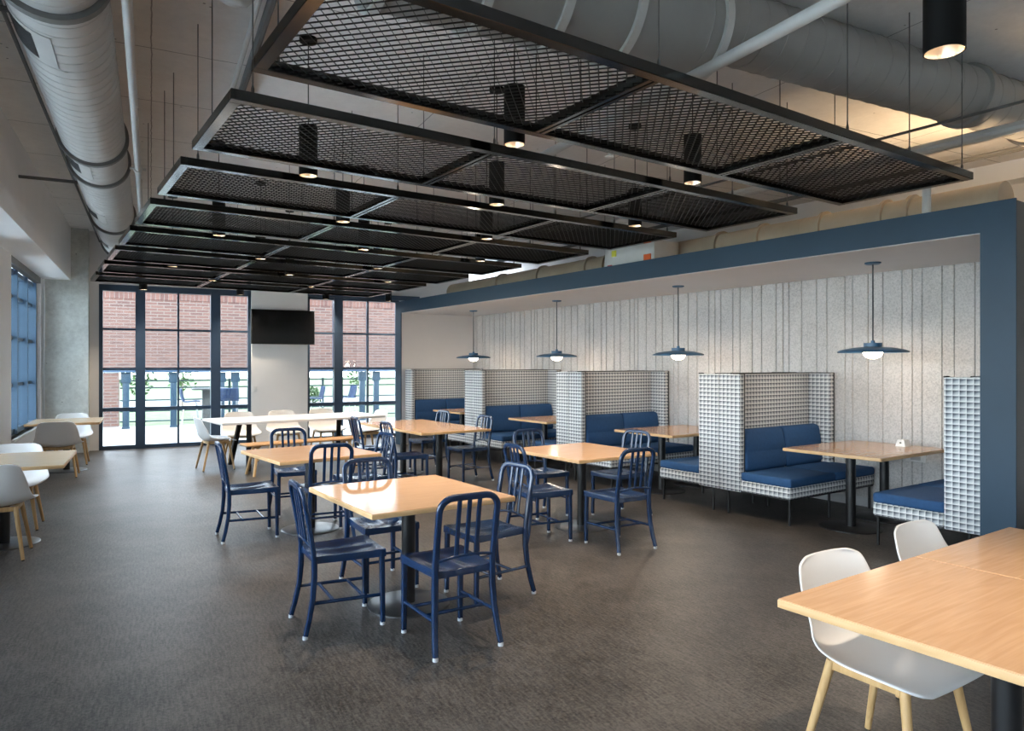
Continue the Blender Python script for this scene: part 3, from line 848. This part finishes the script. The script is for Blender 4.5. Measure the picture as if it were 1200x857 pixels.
# tan duct lying over the alcove
td = spiral_duct('round_duct', 'tan round duct lying on top of the booth alcove behind the blue frame', .17, 9.6, M['tan'], None, 1.9, [.75, 1.0, 1.65, 2.4, 3.0, 4.2, 5.0, 5.4, 6.6, 7.8], M['tan'], .035, .03, loc=(7.0, 2.6, 3.012))
st = thing('vent_stack', 'short pale vertical vent pipe rising behind the blue frame at the right', 'pipe', (6.55, 3.05, 2.80))
MB().cone((0, 0, 0), (0, 0, .36), .035).build('pipe', M['pipe'], st); MB().lathe([(0, .35), (.028, .35), (.028, .40), (.012, .42), (0, .42)]).build('cap', M['dark'], st)
bx_ = thing('duct_box', 'grey rectangular duct box on the alcove roof with red and orange tags', 'duct', (6.53, 6.55, 2.80))
MB().box(-.22, .22, -.45, .45, 0, .32, .006).build('casing', M['duct'], bx_)
MB().box(-.235, -.22, .30, .38, .02, .09, .003).build('red_tag', plain('red_tag', (.45, .02, .03), .5), bx_)['label'] = 'red round tag'
MB().box(-.235, -.22, -.40, -.28, .05, .15, .003).build('orange_tag', plain('orange_tag', (.70, .12, .02), .5), bx_)['label'] = 'orange tag'
MB().box(-.235, -.22, .22, .30, .19, .27, .003).build('yellow_tag', plain('yellow_tag', (.55, .55, .05), .5), bx_)['label'] = 'yellow-green tag'

ib = thing('insulation_wrap', 'lumpy pale insulation wrap under the ceiling at the top, left of the nearest panel', 'insulation', (1.0, 4.36, 3.86))
im = MB(); im.lathe([(0, -.15), (.07, -.14), (.12, -.09), (.14, -.02), (.135, .05), (.12, .12), (.10, .17), (0, .17)], n=24)
for v_ in im.bm.verts: v_.co += Vector((math.sin(v_.co.z * 31 + v_.co.y * 22), math.cos(v_.co.x * 27 + v_.co.z * 18), math.sin(v_.co.y * 33))) * .012
im.build('wrap', M['pipe'], ib, sharp=60); MB().tube([(-.10, 0, .02), (-.35, .05, .05)], .05, 12).build('pipe_stub', M['pipe'], ib)

# sprinkler head on its drop
sh = thing('sprinkler', 'white sprinkler drop hanging between the two nearest mesh panels', 'sprinkler', (3.38, 3.70, 3.05))
MB().cone((0, 0, .06), (0, 0, CEIL - 3.045), .012).build('drop_pipe', M['plastic'], sh)
MB().lathe([(0, 0), (.03, 0), (.03, .006), (.008, .012), (.008, .06), (.02, .07), (0, .075)], n=20).build('deflector', M['plastic'], sh)

# ------------------------------------------------------------------ wall screen, small fittings
tv = thing('wall_screen', 'black flat screen mounted on the white pier between the window walls', 'screen', G(2.405, FY - .10, 2.345), RG)
MB().box(-.625, .625, -.075, -.03, -.35, .35, .006).build('casing', M['tvb'], tv)
MB().box(-.608, .608, -.078, -.074, -.330, .336).build('screen', M['tv'], tv)
MB().box(-.2, .2, -.03, 0, -.2, .2, .004).build('wall_bracket', M['black'], tv)
sw = thing('wall_switch', 'small pale switch plate low on the white pier', 'switch', G(1.87, FY - .10, 1.09), RG)
MB().box(-.035, .035, -.008, 0, -.057, .057, .003).build('plate', M['plastic'], sw); MB().box(-.012, .012, -.014, -.007, -.022, .022, .002).build('rocker', M['plastic'], sw)
ph = thing('power_hub', 'small white trapezoid power hub on the nearest booth table', 'power hub', (7.45, 3.70, TH))
bm_ = MB(); A = [(-.06, -.05), (.06, -.05), (.06, .05), (-.06, .05)]
lo_ = [bm_.bm.verts.new((x, y, 0)) for x, y in A]; hi_ = [bm_.bm.verts.new((x * .8, y * .65, .065)) for x, y in A]
bm_.bm.faces.new(lo_[::-1]); bm_.bm.faces.new(hi_)
for q in range(4): bm_.bm.faces.new((lo_[q], lo_[(q+1) % 4], hi_[(q+1) % 4], hi_[q]))
bm_.build('casing', M['plastic'], ph)
MB().cone((-.0565, 0, .034), (-.052, 0, .036), .010).build('socket', M['slot'], ph)
wo = thing('wall_outlet', 'white outlet plate on the felt wall under the nearest booth table', 'outlet', (AB, 3.70, .60))
MB().box(-.012, 0, -.10, .10, -.04, .04, .003).build('plate', M['plastic'], wo); MB().box(-.014, -.011, -.05, .05, -.02, .02).build('socket', M['base'], wo)

# ------------------------------------------------------------------ outside
BYo = 19.9
struct(MB().prism([(-12, 15.25), (14, 15.25), (14, 20.6), (-12, 20.6)], -.2, -.02).build('patio', M['patio'], rotz=RG))
struct(MB().prism([(-9, -20), (-2.0, -20), (-2.0, 15.25), (-9, 15.25)], -.25, -.03).build('side_bounce_path', M['road'], rotz=RG))  # paving added beside the building, kept pale to bounce daylight indoors
struct(MB().prism([(-60, -20), (-9, -20), (-9, 15.25), (-12, 15.25), (-12, 20.6), (14, 20.6), (14, 15.25), (60, 15.25), (60, 90), (-60, 90)], -.3, -.05).build('lawn', M['grass'], rotz=RG))
struct(MB().prism([(-40, 30), (40, 30), (40, 36), (-40, 36)], -.1, -.03).build('road', M['farpath'], rotz=RG))
bw = thing('brick_screen_wall', 'raised red brick screen wall outside the windows, carried above the patio', 'brick wall', G(0, BYo), RG)
MB().box(-1.05, 9, 0, .35, 1.47, 3.22).build('brickwork', M['brick'], bw)
MB().box(-1.05, 9, -.012, .35, 3.22, 3.42).build('soldier_course', M['soldier'], bw)
MB().box(-1.10, 9, -.06, .40, 3.42, 3.52).build('coping', M['coping'], bw)
MB().box(-1.05, 9, -.02, .30, 1.385, 1.47).build('lintel', M['winframe'], bw)
bp = thing('brick_pier', 'red brick pier at the left end under the brick screen wall', 'pier', G(-.875, BYo + .175, -.02), RG)
MB().box(-.175, .175, -.175, .175, .06, 1.40).build('brickwork', M['brick'], bp); MB().box(-.19, .19, -.19, .19, 0, .06, .004).build('plinth', M['patio'], bp)
pst = None
for gx, lab in ((-.55, 'thin dark blue patio post beside the brick pier'), (.52, 'blue patio post behind the left bar chair'), (1.66, 'blue patio post seen right of the thick window mullion'), (2.0, 'blue patio post beside the white pier'), (5.42, 'left one of two blue patio posts behind the right glass wall'), (5.83, 'right one of two blue patio posts behind the right glass wall')):
    if pst is None:
        pst = thing('patio_post', lab, 'post', G(gx, BYo + .12), RG, 'blue posts under the brick screen wall')
        MB().box(-.075, .075, -.06, .06, -.02, 1.38, .01).build('shaft', M['bluepost'], pst)
        MB().box(-.09, .09, -.075, .075, -.02, .03, .004).build('foot_plate', M['bluepost'], pst); MB().box(-.11, .11, -.07, .07, 1.12, 1.38, .01).build('head', M['bluepost'], pst)
    else: dup(pst, G(gx, BYo + .12), RG, lab)
fn = thing('fence', 'dark green rail fence behind the patio posts', 'fence', G(0, 20.5), RG)
for z in (.12, .38, .66, .98, 1.16): MB().box(-.7, 9, -.02, .02, z - .018, z + .018, .004).build('rail', M['fence'], fn)
for x in (-.6, 1.9, 4.4, 6.9): MB().box(x - .03, x + .03, -.03, .03, -.04, 1.2, .004).build('post', M['fence'], fn)
def bar_chair(label, loc, rot):
    t = thing('bar_chair', label, 'chair', loc, rot, 'woven blue bar chairs on the patio')
    P = [(.20, .76, .20), (.12, .765, .215), (-.08, .755, .215), (-.17, .78, .21), (-.215, .90, .205), (-.245, 1.06, .195)]
    C = catmull(P, 4); mb = MB(); g = []
    for yy, z, hw in C: g.append([mb.bm.verts.new((hw * s, yy + (.05 if z > .8 else 0) * abs(s) ** 2, z)) for s in (-1, -.6, -.2, .2, .6, 1)])
    for A, B in zip(g, g[1:]):
        for i in range(5): mb.bm.faces.new((A[i], A[i+1], B[i+1], B[i]))
    o = mb.build('seat_shell', M['woven'], t, sharp=60); md = o.modifiers.new('Solidify', 'SOLIDIFY'); md.thickness = .02
    for sx in (-1, 1): MB().tube([(sx * .17, .12, .75), (sx * .21, .20, .01), (sx * .21, -.20, .01), (sx * .17, -.12, .75)], .010, 8, up=(1, 0, 0)).build('leg', M['chrome'], t)
    MB().tube([(-.20, .17, .28), (.20, .17, .28)], .009).build('footrest', M['chrome'], t)
    return t
bc = bar_chair('blue woven bar chair outside the left glass wall', G(.80, 17.55, -.02), RG - PI / 2)
dup(bc, G(1.62, 17.6, -.02), RG - PI * .0, 'blue woven bar chair outside, partly hidden by the thick mullion')
dup(bc, G(3.62, 17.7, -.02), RG + PI / 2, 'blue woven bar chair outside, just right of the white pier')
dup(bc, G(4.45, 17.9, -.02), RG + PI * .55, 'blue woven bar chair outside behind the right glass wall')
def bar_table(label, loc):
    t = thing('bar_table', label, 'table', loc, RG, 'concrete bar tables on the patio')
    MB().box(-.38, .38, -.30, .30, 1.02, 1.06, .006).build('tabletop', M['barcon'], t); MB().box(-.16, .16, -.12, .12, 0, 1.02, .01).build('pedestal', M['barcon'], t)
    return t
b0 = bar_table('pale concrete bar table outside between the blue bar chairs', G(1.22, 17.75, -.02))
dup(b0, G(3.08, 17.9, -.02), RG, 'pale concrete bar table outside beside the white pier')
def shrub(label, loc, h, w, n, seed, trunk=True):
    rnd = random.Random(seed); t = thing('young_tree', label, 'tree', loc)
    if trunk: MB().cone((0, 0, 0), (0, 0, h * .7), .03, .015, 8).build('trunk', M['bark'], t)
    mb = MB()
    for _ in range(n):
        while True:
            p = Vector((rnd.uniform(-1, 1), rnd.uniform(-1, 1), rnd.uniform(-1, 1)))
            if p.length < 1: break
        c = Vector((p.x * w, p.y * w, h * .66 + p.z * h * .36)); q = Quaternion((rnd.uniform(-1, 1), rnd.uniform(-1, 1), rnd.uniform(-1, 1), rnd.uniform(-1, 1))).normalized()
        s = rnd.uniform(.05, .11)
        mb.quad(*[c + q @ Vector(v) for v in ((0, -s, 0), (s * .5, 0, .02), (0, s, 0), (-s * .5, 0, .02))])
    mb.build('foliage', M['leaf'], t, fixn=False)
shrub('small young tree on the lawn seen through the left glass panes', G(-.35, 24, -.05), 2.2, .55, 260, 1)
shrub('small young tree on the lawn behind the left bar chair', G(.95, 26, -.05), 2.3, .6, 260, 2)
shrub('low leafy shrub outside right of the white pier', G(4.1, 22.5, -.05), 1.0, .7, 420, 3)
shrub('young tree on the lawn behind the right glass wall', G(7.2, 27, -.05), 2.2, .6, 260, 4)

# ------------------------------------------------------------------ light
w = bpy.data.worlds.new('world'); scn.world = w; w.use_nodes = True
nt = w.node_tree; bg = nt.nodes['Background']
tc = N(nt, 'ShaderNodeTexCoord'); sp = N(nt, 'ShaderNodeSeparateXYZ'); L(nt, tc.outputs['Generated'], sp.inputs[0])
L(nt, ramp(nt, sp.outputs[2], [(.0, (.86, .93, 1.0)), (.6, (.68, .82, 1.0))]), bg.inputs['Color'])
bg.inputs['Strength'].default_value = 7.0
# warm cove strip above the alcove roof
cl = thing('cove_light', 'hidden warm cove light strip on the alcove roof at the right', 'lamp', (7.6, 3.0, 2.81))
MB().box(-.03, .03, -.6, .6, 0, .03, .004).build('casing', M['plastic'], cl)
l = bpy.data.lights.new('cove', 'AREA'); l.shape = 'RECTANGLE'; l.size = .06; l.size_y = 1.2; l.energy = 20; l.color = (1, .70, .40)
lo = bpy.data.objects.new('bulb', l); COL.objects.link(lo); lo.parent = cl; lo.location = (0, 0, .04); lo.rotation_euler = (PI, 0, 0)

scn.view_settings.view_transform = 'Standard'; scn.view_settings.look = 'None'
scn.view_settings.exposure = 0.95; scn.view_settings.gamma = 1.0; scn.view_settings.use_curve_mapping = False
